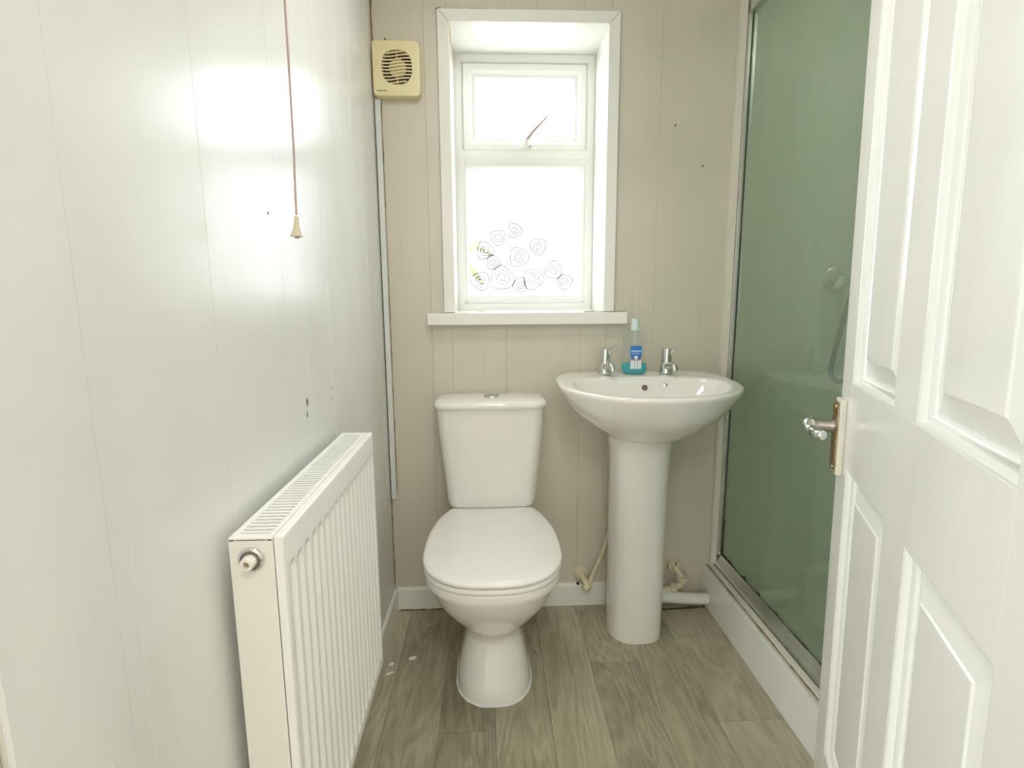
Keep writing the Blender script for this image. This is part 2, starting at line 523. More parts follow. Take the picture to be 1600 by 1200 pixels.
# ------------------------------------------------------------------ window
x0, x1, z0, z1 = WIN['x0'], WIN['x1'], WIN['z0'], WIN['z1']
YW = .215                                                       # room face of the frame
tag(G().cbox(x0 - .012, x0, -.004, .30, z0, z1, .001).build('trim_4', 'gloss', smooth=40), 'white reveal lining at the left side of the window', 'window reveal', kind='structure')
tag(G().cbox(x1, x1 + .012, -.004, .30, z0, z1, .001).build('trim_5', 'gloss', smooth=40), 'white reveal lining at the right side of the window', 'window reveal', kind='structure')
tag(G().cbox(x0 - .012, x1 + .012, -.004, .30, z1, z1 + .012, .001).build('trim_6', 'gloss', smooth=40), 'white glossy reveal lining across the window top', 'window reveal', kind='structure')
AW = .037
def archi(name, poly, label):
    o = G().prism([(px, -.001, pz) for px, pz in poly], (0, -.013, 0)).build(name, 'gloss')
    bv = o.modifiers.new('arris', 'BEVEL'); bv.width = .0012; bv.segments = 2
    return tag(o, label, 'window trim', kind='structure')
e = .0007
archi('trim_7', [(x0, z0 + .002), (x0, z1 - e), (x0 - AW, z1 + AW - e), (x0 - AW, z0 + .002)], 'flat white architrave strip on the left of the window')
archi('trim_8', [(x1, z0 + .002), (x1, z1 - e), (x1 + AW, z1 + AW - e), (x1 + AW, z0 + .002)], 'flat white architrave strip on the right of the window')
archi('trim_9', [(x0 + e, z1), (x1 - e, z1), (x1 + AW - e, z1 + AW), (x0 - AW + e, z1 + AW)], 'flat white mitred architrave strip over the window')
sill = G().cbox(.155, .848, -.040, -.0005, 1.073, 1.114, .003)
sill.cbox(x0 + .0005, x1 - .0005, -.0005, .32, 1.0915, 1.114, .001)
tag(sill.build('window_sill', 'gloss', smooth=40, merge=False), 'long white painted window sill board above the cistern', 'window sill')
bead('sealant_line', [(x0 - AW, -.006, z1 + AW + .001), (x0 + .18, -.006, z1 + AW + .001)], .0024, 'brown gap above the window architrave at its left end')
bead('sealant_line', [(x0 - AW - .004, -.006, z1 + AW + .002), (x0 - AW + .012, -.006, z1 + AW + .003)], .005, 'rusty brown blob at the top corner of the window architrave')
bead('sealant_line', [(x0 + .18, -.004, z1 + AW + .0006), (x1 + AW, -.004, z1 + AW + .0006)], .001, 'thin dark gap along the top of the window architrave')
bead('sealant_line', [(x1 + AW + .0006, -.003, 1.12), (x1 + AW + .0006, -.003, z1 + AW)], .0008, 'thin brown gap beside the right window architrave')
bead('sealant_line', [(x0 - AW - .0006, -.003, 1.12), (x0 - AW - .0006, -.003, z1 + AW)], .0009, 'thin brown gap beside the left window architrave')
bead('sealant_line', [(.70, -.006, 1.1155), (.848, -.012, 1.1155)], .0012, 'brown gap on top of the window sill at its right end')
# flaking paint in the reveal corner
g = G()
for k in range(9):
    yy = .02 + k * .021; rr_ = random.uniform(.007, .013)
    poly = [(x0 + .0006, yy + rr_ * 1.4 * math.cos(t) * random.uniform(.6, 1.2), 2.032 - .055 * (k / 8) ** .5 * .4 + rr_ * 1.6 * math.sin(t) * random.uniform(.6, 1.2)) for t in (2 * PI * q / 9 for q in range(9))]
    g.prism([(a, b, min(c, 2.0385)) for a, b, c in poly], (.0012, 0, 0))
fl = tag(g.build('flaking_paint', 'flake'), 'yellowed flaking paint patch in the upper left window reveal corner', 'paint flakes', kind='stuff')

win = empty('window_1', (.5085, YW, z0), 'white framed window with small opening light over a frosted rose pane', 'window', kind='structure')
Fx0, Fx1, Fz0, Fz1 = x0 + .001, x1 - .001, z0 + .001, z1 - .001
yb = YW + .055
G().rect_sweep(Fx0, Fx1, Fz0, Fz1, [(0, yb), (0, YW), (.022, YW), (.027, YW + .003), (.031, YW + .012), (.034, YW + .014), (.034, yb)]).build('outer_frame', 'upvc', win, 30)
TZ0, TZ1 = 1.640, 1.712
G().loft([[(xx, YW + .03, TZ0 + .016), (xx, YW + .008, TZ0 + .02), (xx, YW + .001, TZ0 + .034), (xx, YW - .002, TZ0 + .038), (xx, YW - .002, TZ1 - .008), (xx, YW + .004, TZ1 - .001), (xx, YW + .05, TZ1), (xx, YW + .05, TZ0 + .016)] for xx in (Fx0 + .012, Fx1 - .012)]).build('transom', 'upvc', win, 30)
# opening light
sz0, sz1, sx0, sx1 = TZ1 - .006, Fz1 - .033, Fx0 + .031, Fx1 - .031
sash = G().rect_sweep(sx0, sx1, sz0, sz1, [(0, yb - .01), (0, YW + .001), (.003, YW - .003), (.022, YW - .003), (.028, YW + .001), (.036, YW + .010), (.042, YW + .012), (.042, yb - .01)]).build('opening_sash', 'upvc', win, 30)
G().box(sx0 + .036, sx1 - .036, YW + .022, YW + .028, sz0 + .036, sz1 - .036).build('glass_pane', 'pane', sash)
G().rect_sweep(sx0 + .0405, sx1 - .0405, sz0 + .0405, sz1 - .0405, [(0, YW + .022), (0, YW + .011), (.003, YW + .014), (.004, YW + .022)]).build('gasket', 'conduit', sash, 30)
# lower light: bead + pane
lz0, lz1, lx0, lx1 = Fz0 + .030, TZ0 + .018, Fx0 + .030, Fx1 - .030
G().rect_sweep(lx0 - .004, lx1 + .004, lz0 - .004, lz1 + .004, [(0, YW + .03), (0, YW + .012), (.006, YW + .006), (.010, YW + .008), (.015, YW + .018), (.017, YW + .028), (.015, YW + .03)]).build('glazing_bead', 'upvc', win, 30)
G().rect_sweep(Fx0 + .002, Fx1 - .002, Fz0 + .001, Fz0 + .060, [(0, YW + .006), (0, YW - .004), (.02, YW - .004), (.024, YW + .006)]).build('bottom_rail', 'upvc', win, 30)
pane = G().box(lx0 + .004, lx1 - .004, YW + .022, YW + .028, lz0 + .004, lz1 - .004).build('frosted_pane', 'frosted', win)
pane['label'] = 'frosted window pane etched with rose outlines'
# etched roses: each a set of thin spiral lines standing on the glass
rnd = random.Random(3)
roses = [(.355, 1.345, .032), (.42, 1.24, .045), (.405, 1.395, .028), (.485, 1.32, .036), (.54, 1.235, .038), (.335, 1.23, .034), (.56, 1.36, .03), (.62, 1.27, .034), (.47, 1.42, .026), (.385, 1.30, .026), (.665, 1.225, .028), (.49, 1.215, .026)]
for cx_, cz_, r_ in roses:
    g = G()
    def line(pts):
        P_ = [Vector((q[0], YW + .0214 - .00006 * len(g.f) ** .5, q[1])) for q in pts]
        lo_, hi_ = [], []
        for k in range(len(P_)):
            d = (P_[min(k + 1, len(P_) - 1)] - P_[max(k - 1, 0)]).normalized(); nn = Vector((-d.z, 0, d.x)) * .0026
            lo_.append(P_[k] - nn); hi_.append(P_[k] + nn)
        g.loft([lo_, hi_], False, False, False)
    ph = rnd.uniform(0, 6)
    line([(cx_ + r_ * (.15 + .55 * t) * math.cos(ph + t * 11), cz_ + r_ * (.15 + .55 * t) * math.sin(ph + t * 11)) for t in (k / 30 for k in range(31))])
    for q in range(3):
        a0 = ph + q * 2.1
        line([(cx_ + r_ * (1 + .1 * math.sin(3 * t)) * math.cos(a0 + t), cz_ + r_ * (1 + .1 * math.sin(3 * t)) * math.sin(a0 + t)) for t in (k * .15 for k in range(15))])
    o = g.build('etched_rose', 'etched', pane, merge=False)
# casement stay / handle on the bottom rail of the opening light
hd = G().cbox(.497, .531, YW - .010, YW - .003, sz0 + .004, sz0 + .022, .002).build('stay_handle', 'upvc', win, 40)
G().tube([(.508, YW - .010, sz0 + .014), (.510, YW - .026, sz0 + .022), (.517, YW - .030, sz0 + .034)], [.009, .010, .007], 12).build('handle_hub', 'upvc', hd, 50)
lev = G().tube([(.513, YW - .030, sz0 + .030), (.535, YW - .031, sz0 + .058), (.565, YW - .030, sz0 + .088), (.592, YW - .029, sz0 + .116)], [.0065, .0055, .0045, .003], 10).build('handle_lever', 'cord', hd, 50)
lev['label'] = 'thin pinkish lever slanting up over the glass'
G().lathe([(.0, 0), (.004, 0), (.004, .003), (0, .004)], (.526, YW - .010, sz0 + .012), (0, -1, 0), 12).build('screw', 'dull_metal', hd, 50)

# ------------------------------------------------------------------ outside
tag(G().box(-6, 8, .30, 14, -.35, -.30).box(-12, -1.05, -14, .30, -.35, -.30).build('ground', 'ground', merge=False), 'paved ground outside the window', 'ground', kind='structure')
sh = empty('garden_shrub', (.25, .75, -.30), 'green shrub with long pointed leaves outside the frosted pane', 'shrub')
G().tube([(.25, .75, -.30), (.24, .74, .5), (.22, .72, 1.05), (.20, .70, 1.35)], [.018, .014, .010, .005], 8).build('stem', 'bark', sh, 50)
rl = random.Random(11)
def leaf(base, direction, length, width):
    d = Vector(direction).normalized(); side = d.cross(Vector((0, -1, .2))).normalized()
    up_ = side.cross(d)
    g = G(); L = []; R_ = []; Mid = []
    for k in range(7):
        t = k / 6; wd = width * math.sin(PI * min(1, t * .92 + .04)) ** .8
        c = Vector(base) + d * length * t + Vector((0, 0, -length * .18 * t * t))
        L.append(c - side * wd / 2 + up_ * .004); R_.append(c + side * wd / 2 + up_ * .004); Mid.append(c)
    for k in range(6):
        b = len(g.v)
        g.v += [L[k], Mid[k], Mid[k + 1], L[k + 1], R_[k], R_[k + 1]]
        g.f += [(b, b + 1, b + 2, b + 3), (b + 1, b + 4, b + 5, b + 2)]
    g.build('leaf', 'leaf', sh, 80)
leaf((.235, .70, 1.33), (.75, -.2, .95), .16, .026)
leaf((.225, .70, 1.36), (.8, -.2, -.75), .17, .03)
leaf((.24, .70, 1.20), (.85, -.1, -.55), .16, .026)
leaf((.30, .72, 1.40), (.9, -.2, -.25), .10, .02)
for k in range(22):
    a = rl.uniform(0, 2 * PI)
    leaf((.225 + rl.uniform(-.05, .03), .72 + rl.uniform(-.03, .06), rl.uniform(.7, 1.36)), (math.cos(a), math.sin(a) * .7 - .1, rl.uniform(-.5, .7)), rl.uniform(.08, .15), rl.uniform(.018, .028))

# ------------------------------------------------------------------ extractor fan and conduit
fan = empty('extractor_fan', (.08, 0, 1.807), 'yellowed square extractor fan with round slatted grille in the corner', 'fan')
fx0, fx1, fz0, fz1, fy = .004, .156, 1.808, 1.975, -.032
cxf, czf = .082, 1.895
hole = lambda r, t: (cxf + r * .0475 * math.copysign(abs(math.cos(t)) ** (2 / 2.6), math.cos(t)), czf + r * .051 * math.copysign(abs(math.sin(t)) ** (2 / 2.6), math.sin(t)))
seg = 64
def sq(t, ins=0.0):
    c, s_ = math.cos(t), math.sin(t); n = 14
    return ((fx0 + fx1) / 2 + ((fx1 - fx0) / 2 - ins) * math.copysign(abs(c) ** (2 / n), c), (fz0 + fz1) / 2 + ((fz1 - fz0) / 2 - ins) * math.copysign(abs(s_) ** (2 / n), s_))
T = [2 * PI * (k + .5) / seg for k in range(seg)]
g = G().loft([[(sq(t)[0], -.0005, sq(t)[1]) for t in T], [(sq(t)[0], fy + .006, sq(t)[1]) for t in T], [(sq(t, .002)[0], fy + .001, sq(t, .002)[1]) for t in T], [(sq(t, .006)[0], fy, sq(t, .006)[1]) for t in T],
              [(hole(1.03, t)[0], fy, hole(1.03, t)[1]) for t in T], [(hole(1, t)[0], fy + .002, hole(1, t)[1]) for t in T], [(hole(.98, t)[0], fy + .024, hole(.98, t)[1]) for t in T]], False, False)
g.build('housing', 'cream', fan, 35)
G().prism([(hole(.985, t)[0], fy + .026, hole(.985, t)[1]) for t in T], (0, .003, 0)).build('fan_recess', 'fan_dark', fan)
# centre boss seen between slats
G().lathe([(0, 0), (.024, 0), (.028, .003), (.028, .012), (0, .012)], (cxf + .001, fy + .008, czf + .001), (0, 1, 0), 32).build('motor_boss', 'cream', fan, 40)
for dx_ in (-.001,):
    G().box(cxf - .002, cxf + .002, fy + .007, fy + .010, czf - .05, czf + .05).build('grille_stay', 'cream', fan)
for k in range(10):
    zc = czf + .0445 - k * .0099
    hwk = .0475 * max(.0, (1 - abs((zc - czf) / .051) ** 2.6)) ** (1 / 2.6) + .001
    ring_a = []
    pts = []
    for q in range(13):
        t = -1 + 2 * q / 12
        pts.append((cxf + hwk * t, fy + .002, zc + .0035 * math.sin(t * 2.2 * hwk / .0475)))
    rings = [[(p[0], p[1] - .001, p[2] - .0017), (p[0], p[1] + .005, p[2] - .0012), (p[0], p[1] + .005, p[2] + .0012), (p[0], p[1] - .001, p[2] + .0017)] for p in pts]
    G().loft(rings).build('grille_slat', 'cream', fan, 40)
g = G()
for k, wd in enumerate((.0028, .0028, .003, .0024, .0028, .0024, .0028, .0028)):
    g.box(.0165 + k * .0040, .0165 + k * .0040 + wd, fy - .0004, fy + .0005, 1.8228, 1.8262)
lg = g.build('maker_lettering', 'print_grey', fan, merge=False)
lg['label'] = 'tiny illegible grey raised lettering'
tag(G().lathe([(0, 0), (.003, 0), (.003, .002), (0, .003)], (.043, 0, 1.99), (0, -1, 0), 10).build('wall_screw', 'rust', smooth=40), 'rusty screw head above the extractor fan', 'screw')
cond = tag(G().cbox(.0035, .0215, -.013, -.0005, .44, 1.807, .002).build('cable_conduit', 'conduit', smooth=40), 'narrow white cable conduit running down the corner below the fan', 'conduit')
for x_, z_, lb in ((1.002, 1.735, 'higher small screw hole in the wall right of the window'), (1.102, 1.606, 'lower small screw hole in the wall beside the shower')):
    tag(G().lathe([(0, 0), (.0038, 0), (.003, .002), (0, .0025)], (x_, .0002, z_), (0, -1, 0), 10).build('screw_hole', 'overflow', smooth=40), lb, 'hole')

# marks in the left wall
def chip(zs, y0, wdt, label):
    g = G()
    n = 10; poly = []
    for k in range(n):
        t = 2 * PI * k / n
        poly.append((.0001, y0 + wdt * math.cos(t) * random.uniform(.5, 1.1), (zs[0] + zs[1]) / 2 + (zs[1] - zs[0]) / 2 * math.sin(t)))
    g.prism(poly, (.0004, 0, 0))
    return tag(g.build('wall_chip', 'hole'), label, 'wall damage')
chip((.952, .970), -.827, .004, 'upper dark gouge in the left wall above the radiator')
chip((.930, .944), -.832, .003, 'lower dark gouge in the left wall above the radiator')
chip((.959, .963), -.652, .003, 'upper pin hole in the left wall above the radiator far end')
chip((.934, .938), -.656, .003, 'lower pin hole in the left wall above the radiator far end')
chip((1.305, 1.311), -.955, .002, 'small dark nick in the left wall beside the pull cord')

# ------------------------------------------------------------------ radiator
rad = empty('radiator', (.05, -.93, .25), 'white fluted panel radiator with slotted top grille on the left wall', 'radiator')
ry0, ry1, rz0, rz1 = -1.216, -.648, .250, .852
rxb, rxe, rxf = .016, .0745, .0875
# fluted front panel as a relief grid
def relief():
    g = G()
    NF = 17; border = .012
    pitch = (ry1 - ry0 - 2 * border) / NF
    ys = []
    for i in range(NF):
        c = ry0 + border + pitch * (i + .5)
        for q in (-.5, -.40, -.33, -.27, -.2, 0, .2, .27, .33, .40):
            ys.append(c + q * pitch)
    ys = [ry0, ry0 + .001, ry0 + .004] + ys + [ry1 - border, ry1 - .004, ry1 - .001, ry1]
    zs = [rz0, rz0 + .0015, rz0 + .005, rz0 + .012] + [rz0 + .02 + .0035 * k for k in range(8)]
    zs += [rz0 + .08, rz0 + .2, rz0 + .3, rz0 + .4, rz0 + .5]
    zs += [rz1 - .078 + .0035 * k for k in range(12)] + [rz1 - .02, rz1 - .012, rz1 - .004, rz1 - .0012, rz1]
    fz_lo, fz_hi, hw = rz0 + .036, rz1 - .060, pitch * .40
    def depth(y, z):
        ed = min(y - ry0, ry1 - y, z - rz0, rz1 - z)
        d = 0
        if ed < .004: d = .004 * (1 - math.sqrt(max(0, 1 - ((.004 - ed) / .004) ** 2)))
        i = math.floor((y - ry0 - border) / pitch)
        if 0 <= i < NF:
            c = ry0 + border + pitch * (i + .5)
            zz = min(max(z, fz_lo), fz_hi)
            r = math.hypot(y - c, z - zz)
            t = min(1, max(0, (hw - r) / (pitch * .17)))
            d += .0060 * t * t * (3 - 2 * t)
        return d
    n = len(ys); b = 0
    for z in zs:
        for y in ys:
            g.v.append((rxf - depth(y, z), y, z))
    for j in range(len(zs) - 1):
        for i in range(n - 1):
            g.f.append((j * n + i, j * n + i + 1, (j + 1) * n + i + 1, (j + 1) * n + i))
    m_ = len(zs)
    back = rxf - .0115
    bi = len(g.v)
    corners = [(back, ry0, rz0), (back, ry1, rz0), (back, ry1, rz1), (back, ry0, rz1)]
    g.v += corners
    g.f.append((bi, bi + 3, bi + 2, bi + 1))
    g.f.append(tuple([bi, bi + 1] + [i for i in reversed(range(n))]))
    g.f.append(tuple([bi + 2, bi + 3] + [(m_ - 1) * n + i for i in range(n)]))
    g.f.append(tuple([bi + 3, bi] + [j * n for j in range(m_)]))
    g.f.append(tuple([bi + 1, bi + 2] + [j * n + n - 1 for j in reversed(range(m_))]))
    return g
relief().build('fluted_front_panel', 'enamel', rad, 50)
G().cbox(rxb, rxb + .011, ry0 + .004, ry1 - .004, rz0, rz1 - .008, .003).build('back_panel', 'enamel', rad, 40)
for (ya, yb2) in ((ry0, ry0 + .0022), (ry1 - .0022, ry1)):
    G().cbox(rxb, rxe, ya, yb2, rz0 + .004, rz1 - .0022, .0008).build('end_panel', 'enamel_end', rad, 40)
# convector fins core
G().box(rxb + .014, rxe - .004, ry0 + .02, ry1 - .02, rz0 + .03, rz1 - .07).build('convector_core', 'enamel_end', rad)
# top grille: two long rails, two end strips, bars
for (xa, xb) in ((rxb, rxb + .009), (rxe - .0085, rxe)):
    G().cbox(xa, xb, ry0, ry1, rz1 - .006, rz1, .0012).build('grille_rail', 'enamel', rad, 40)
for (ya, yb2) in ((ry0, ry0 + .014), (ry1 - .010, ry1)):
    G().cbox(rxb + .009, rxe - .0085, ya, yb2, rz1 - .005, rz1 - .0003, .0008).build('grille_end', 'enamel', rad, 40)
nb = 46
by0, by1 = ry0 + .014, ry1 - .010
barm = None
for k in range(nb):
    yy = by0 + (by1 - by0) * (k + .75) / nb
    if barm is None:
        o = G().box(rxb + .0085, rxe - .008, -.0030, .0030, rz1 - .0060, rz1 - .0018).build('grille_bar', 'enamel', rad)
        barm = o
    else:
        o = barm.copy(); COL.objects.link(o); o.parent = rad; o.matrix_parent_inverse = barm.matrix_parent_inverse.copy()
    o.location = (0, yy, 0)
# bleed plug at the near end
pk = Vector((.0455, ry0, .822))
vl = G().lathe([(0, 0), (.0165, 0), (.0175, .002), (.0165, .0045), (.0135, .006), (.0128, .0035), (.0, .003)], pk, (0, -1, 0), 32).build('plug_ring', 'chrome', rad, 40)
G().lathe([(.0128, 0), (.0128, .004), (.011, .005), (0, .005)], pk + Vector((0, -.002, 0)), (0, -1, 0), 28).build('plug_collar', 'overflow', vl, 40)
G().lathe([(.0092, .0), (.0092, .013), (.0082, .0150), (.0045, .0152), (.0040, .011), (0, .011)], pk + Vector((0, -.004, 0)), (0, -1, 0), 28).build('plug_nose', 'enamel_end', vl, 40)
G().lathe([(0, 0), (.0041, 0), (.0041, .0004), (0, .0005)], pk + Vector((0, -.0150, 0)), (0, -1, 0), 16).build('plug_bore', 'brass', vl, 40)
for yy in (ry0 + .1, ry1 - .1):
    for zz in (rz0 + .06, rz1 - .12):
        G().cbox(.0, rxb + .003, yy - .015, yy + .015, zz, zz + .05, .001).build('wall_bracket', 'enamel_end', rad, 40)

# ------------------------------------------------------------------ pull cord
pc = empty('pull_cord', (.07, -1.026, 1.26), 'bathroom light pull cord with a cream bell shaped end', 'pull cord')
G().tube(spline([(.070, -1.008, ROOM_H - .03), (.070, -1.012, 1.8), (.0695, -1.014, 1.45), (.0700, -1.022, 1.34), (.0705, -1.026, 1.295)], 8), .0017, 8).build('cord', 'cord', pc, 60)
G().lathe([(0, .0), (.0035, .0), (.0032, -.002), (.0036, -.008), (.0052, -.018), (.0078, -.026), (.0094, -.029), (.0092, -.0305), (0, -.0290)], (.0705, -1.026, 1.2925), (.05, .02, 1), 28).build('cord_bell', 'bell', pc, 50)
G().lathe([(0, 0), (.0036, 0), (.0034, -.005), (0, -.005)], (.0695, -1.027, 1.2645), (0, 0, 1), 14).build('cord_knot', 'cord', pc, 50)
G().cbox(.045, .095, -1.035, -.985, ROOM_H - .03, ROOM_H - .0005, .004).build('ceiling_switch', 'upvc', pc, 40)

# ------------------------------------------------------------------ toilet
TX = .369
toi = empty('toilet', (TX, -.3, 0), 'white close coupled ceramic toilet with closed lid', 'toilet')
def rrect(cx, hw, yf, yb, r, z, seg=8, bulge=0.0):
    """rounded rectangle ring, front (-y) edge may bulge"""
    pts = []
    cs = [(cx + hw - r, yb - r, 0), (cx - hw + r, yb - r, 90), (cx - hw + r, yf + r, 180), (cx + hw - r, yf + r, 270)]
    for (px, py, a0) in cs:
        for k in range(seg + 1):
            a = math.radians(a0 + 90 * k / seg)
            pts.append([px + r * math.cos(a), py + r * math.sin(a), z])
        if a0 == 180:
            for k in range(1, 12):
                t = k / 12
                pts.append([cx - hw + r + (2 * hw - 2 * r) * t, yf, z])
    for p in pts:
        if p[1] < (yf + yb) / 2:
            p[1] -= bulge * max(0, 1 - ((p[0] - cx) / hw) ** 2)
    return pts
prof = [(.446, .128, -.120, .03, 0), (.450, .140, -.135, .032, .003), (.460, .149, -.146, .035, .006), (.485, .1525, -.153, .036, .009), (.53, .156, -.157, .036, .011),
        (.62, .1645, -.163, .036, .012), (.72, .174, -.169, .036, .012), (.795, .1795, -.172, .036, .012), (.803, .178, -.171, .036, .012)]
G().loft([rrect(TX, hw, yf, -.008, r, z, bulge=b) for z, hw, yf, r, b in prof]).build('cistern', 'ceramic', toi, 50)
lidp = [(.8035, .182, -.176, .036, .012), (.805, .1855, -.180, .038, .012), (.812, .188, -.183, .04, .012), (.820, .1875, -.183, .04, .012), (.827, .184, -.179, .04, .011), (.832, .176, -.170, .04, .010), (.836, .155, -.15, .04, .008), (.838, .10, -.12, .03, .004), (.8385, .04, -.09, .02, 0)]
cl = G().loft([rrect(TX, hw, yf, -.006 - max(0, z - .827) * 4.2, min(r, hw * .5), z, bulge=b) for z, hw, yf, r, b in lidp]).build('cistern_lid', 'ceramic', toi, 50)
# dual flush button
btn = G().lathe([(.0, 0), (.027, 0), (.027, .003), (.0245, .0045), (.0235, .0035), (0, .0035)], (TX + .002, -.118, .8365), (0, 0, 1), 32).build('flush_button', 'chrome', cl, 40)
G().prism([(TX + .002 + .0215 * math.cos(t), -.118 + .0215 * math.sin(t), .839) for t in (PI * .04 + PI * .92 * k / 16 for k in range(17))], (0, 0, .0025)).build('half_flush_key', 'dull_metal', btn)
G().prism([(TX + .002 + .0215 * math.cos(t), -.118 + .0215 * math.sin(t), .839) for t in (PI * 1.04 + PI * .92 * k / 16 for k in range(17))], (0, 0, .0025)).build('full_flush_key', 'chrome', btn)
# pan
pr = [(.000, .113, -.36, .156, .20, 2.6, 2.6), (.012, .1135, -.36, .156, .20, 2.6, 2.6), (.05, .109, -.36, .143, .20, 2.6, 2.6), (.10, .097, -.36, .115, .21, 2.5, 2.6), (.145, .0855, -.355, .098, .22, 2.4, 2.6), (.168, .082, -.355, .097, .235, 2.3, 2.6),
      (.185, .0845, -.36, .103, .25, 2.2, 2.7), (.205, .098, -.37, .118, .27, 2.2, 2.8), (.235, .122, -.38, .142, .29, 2.2, 2.9), (.275, .149, -.39, .168, .31, 2.2, 3.0), (.315, .170, -.40, .189, .33, 2.3, 3.2), (.35, .183, -.405, .204, .345, 2.3, 3.2), (.372, .190, -.41, .209, .355, 2.4, 3.2),
      (.380, .196, -.41, .212, .36, 2.45, 3.2), (.388, .1985, -.41, .2135, .362, 2.45, 3.2), (.402, .1985, -.41, .2135, .362, 2.45, 3.2), (.406, .196, -.41, .211, .36, 2.45, 3.2)]
G().loft([oval(TX, hw, yc, rf, rb, nf, nb_, z) for z, hw, yc, rf, rb, nf, nb_ in pr]).build('pan', 'ceramic', toi, 50)
# pedestal back under the cistern
G().loft([rrect(TX, hw, yf, -.03, .03, z) for z, hw, yf in ((.25, .07, -.15), (.33, .085, -.16), (.40, .115, -.17), (.435, .12, -.15), (.4465, .11, -.14))]).build('cistern_shelf', 'ceramic', toi, 50)
def slab(prof):
    return G().loft([oval(TX, hw, -.41, rf, rb + .08, 2.5, 2.25, (lambda y, z=z: z + max(0, (y + .41)) * .035), 96, -.41 + rb) for z, hw, rf, rb in prof])
slab([(.4065, .194, .209, .272), (.408, .1985, .2135, .277), (.413, .2005, .2155, .279), (.419, .200, .215, .279), (.4225, .197, .212, .277), (.4235, .19, .205, .27)]).build('seat_ring', 'seat', toi, 50)
slab([(.4255, .192, .207, .272), (.4265, .1985, .2135, .278), (.431, .2015, .2165, .281), (.436, .201, .216, .281), (.440, .1975, .2125, .279), (.4425, .188, .203, .271), (.4445, .165, .18, .25), (.446, .12, .13, .19), (.4465, .05, .06, .09)]).build('seat_lid', 'seat', toi, 60)
for s_ in (-1, 1):
    G().tube([(TX + s_ * .065, -.142, .432), (TX + s_ * .095, -.142, .432)], .0085, 12).build('seat_hinge', 'seat', toi, 50)
# white sealant skirt at the foot
P = oval(TX, .1145, -.36, .158, .2, 2.6, 2.6, .0025, 48)
P.append(P[0])
G().tube(P, [.0035 * random.uniform(.7, 1.5) for _ in P], 6).build('foot_sealant', 'waste', toi, 60)

# ------------------------------------------------------------------ basin and pedestal
BX = .872
bas = empty('wash_basin', (BX, -.22, .70), 'white ceramic wash basin with rounded front on a pedestal', 'basin')
zr = lambda y: .905 + .045 * min(0, y + .05)
def dz(d):
    return lambda y: zr(y) + d
R = []
def br(hw, yc, rf, rb, nf, nb_, z): R.append(oval(BX, hw, yc, rf, rb, nf, nb_, z, 96))
# underside up to the rim, over it and down into the bowl
br(.112, -.215, .085, .13, 2.2, 2.6, .717)
br(.122, -.215, .105, .14, 2.2, 2.6, .724)
br(.145, -.215, .135, .17, 2.2, 3.0, .742)
br(.192, -.215, .178, .200, 2.2, 3.2, .772)
br(.228, -.215, .207, .209, 2.2, 3.3, .800)
br(.257, -.215, .229, .2098, 2.2, 3.4, .832)
br(.276, -.215, .243, .2098, 2.2, 3.5, .860)
br(.2865, -.215, .2505, .2098, 2.2, 3.5, dz(-.016))
br(.2885, -.215, .252, .2098, 2.2, 3.5, dz(-.007))
br(.2865, -.215, .2505, .2085, 2.2, 3.5, dz(-.002))
br(.281, -.215, .246, .205, 2.2, 3.5, dz(0))
br(.268, -.220, .230, .175, 2.2, 3.2, dz(0))
br(.247, -.243, .193, .118, 2.25, 2.9, dz(-.001))
br(.243, -.245, .188, .113, 2.25, 2.9, dz(-.004))
br(.238, -.246, .183, .108, 2.25, 2.9, dz(-.012))
br(.226, -.247, .174, .098, 2.25, 2.8, dz(-.04))
br(.205, -.248, .160, .085, 2.2, 2.6, .835)
br(.165, -.250, .135, .07, 2.2, 2.4, .800)
br(.11, -.250, .095, .055, 2.1, 2.2, .775)
br(.05, -.250, .045, .04, 2, 2, .764)
br(.022, -.250, .022, .022, 2, 2, .762)
G().loft(R).build('bowl', 'ceramic', bas, 60)
G().lathe([(0, 0), (.021, 0), (.021, .002), (.017, .003), (.014, .001), (0, .001)], (BX, -.250, .762), (0, 0, 1), 24).build('plug_hole', 'chrome', bas, 40)
ov = Vector((BX + .012, -.1475, .865))
G().lathe([(0, .000), (.0098, .000), (.0103, .0015), (.0095, .003), (0, .0026)], ov, (0, -1, .25), 24).build('overflow', 'overflow', bas, 40)
G().lathe([(.0, 0), (.0068, 0), (.0068, .002), (.003, .003), (.003, .006), (0, .007)], (BX + .082, -.1480, .872), (0, -1, .25), 20).build('chain_stay', 'chrome', bas, 40)
ped = tag(G().loft([oval(BX - .006 + .005 * z, hw, -.16, rf, .10, 2.5, 2.5, z, 48) for z, hw, rf in
    ((0, .092, .098), (.03, .0925, .099), (.15, .093, .10), (.4, .0945, .10), (.60, .096, .101), (.66, .0985, .104), (.672, .1015, .107), (.70, .103, .110), (.7165, .104, .112))]).build('basin_pedestal', 'ceramic', smooth=50), 'white ceramic pedestal column standing under the wash basin', 'pedestal')

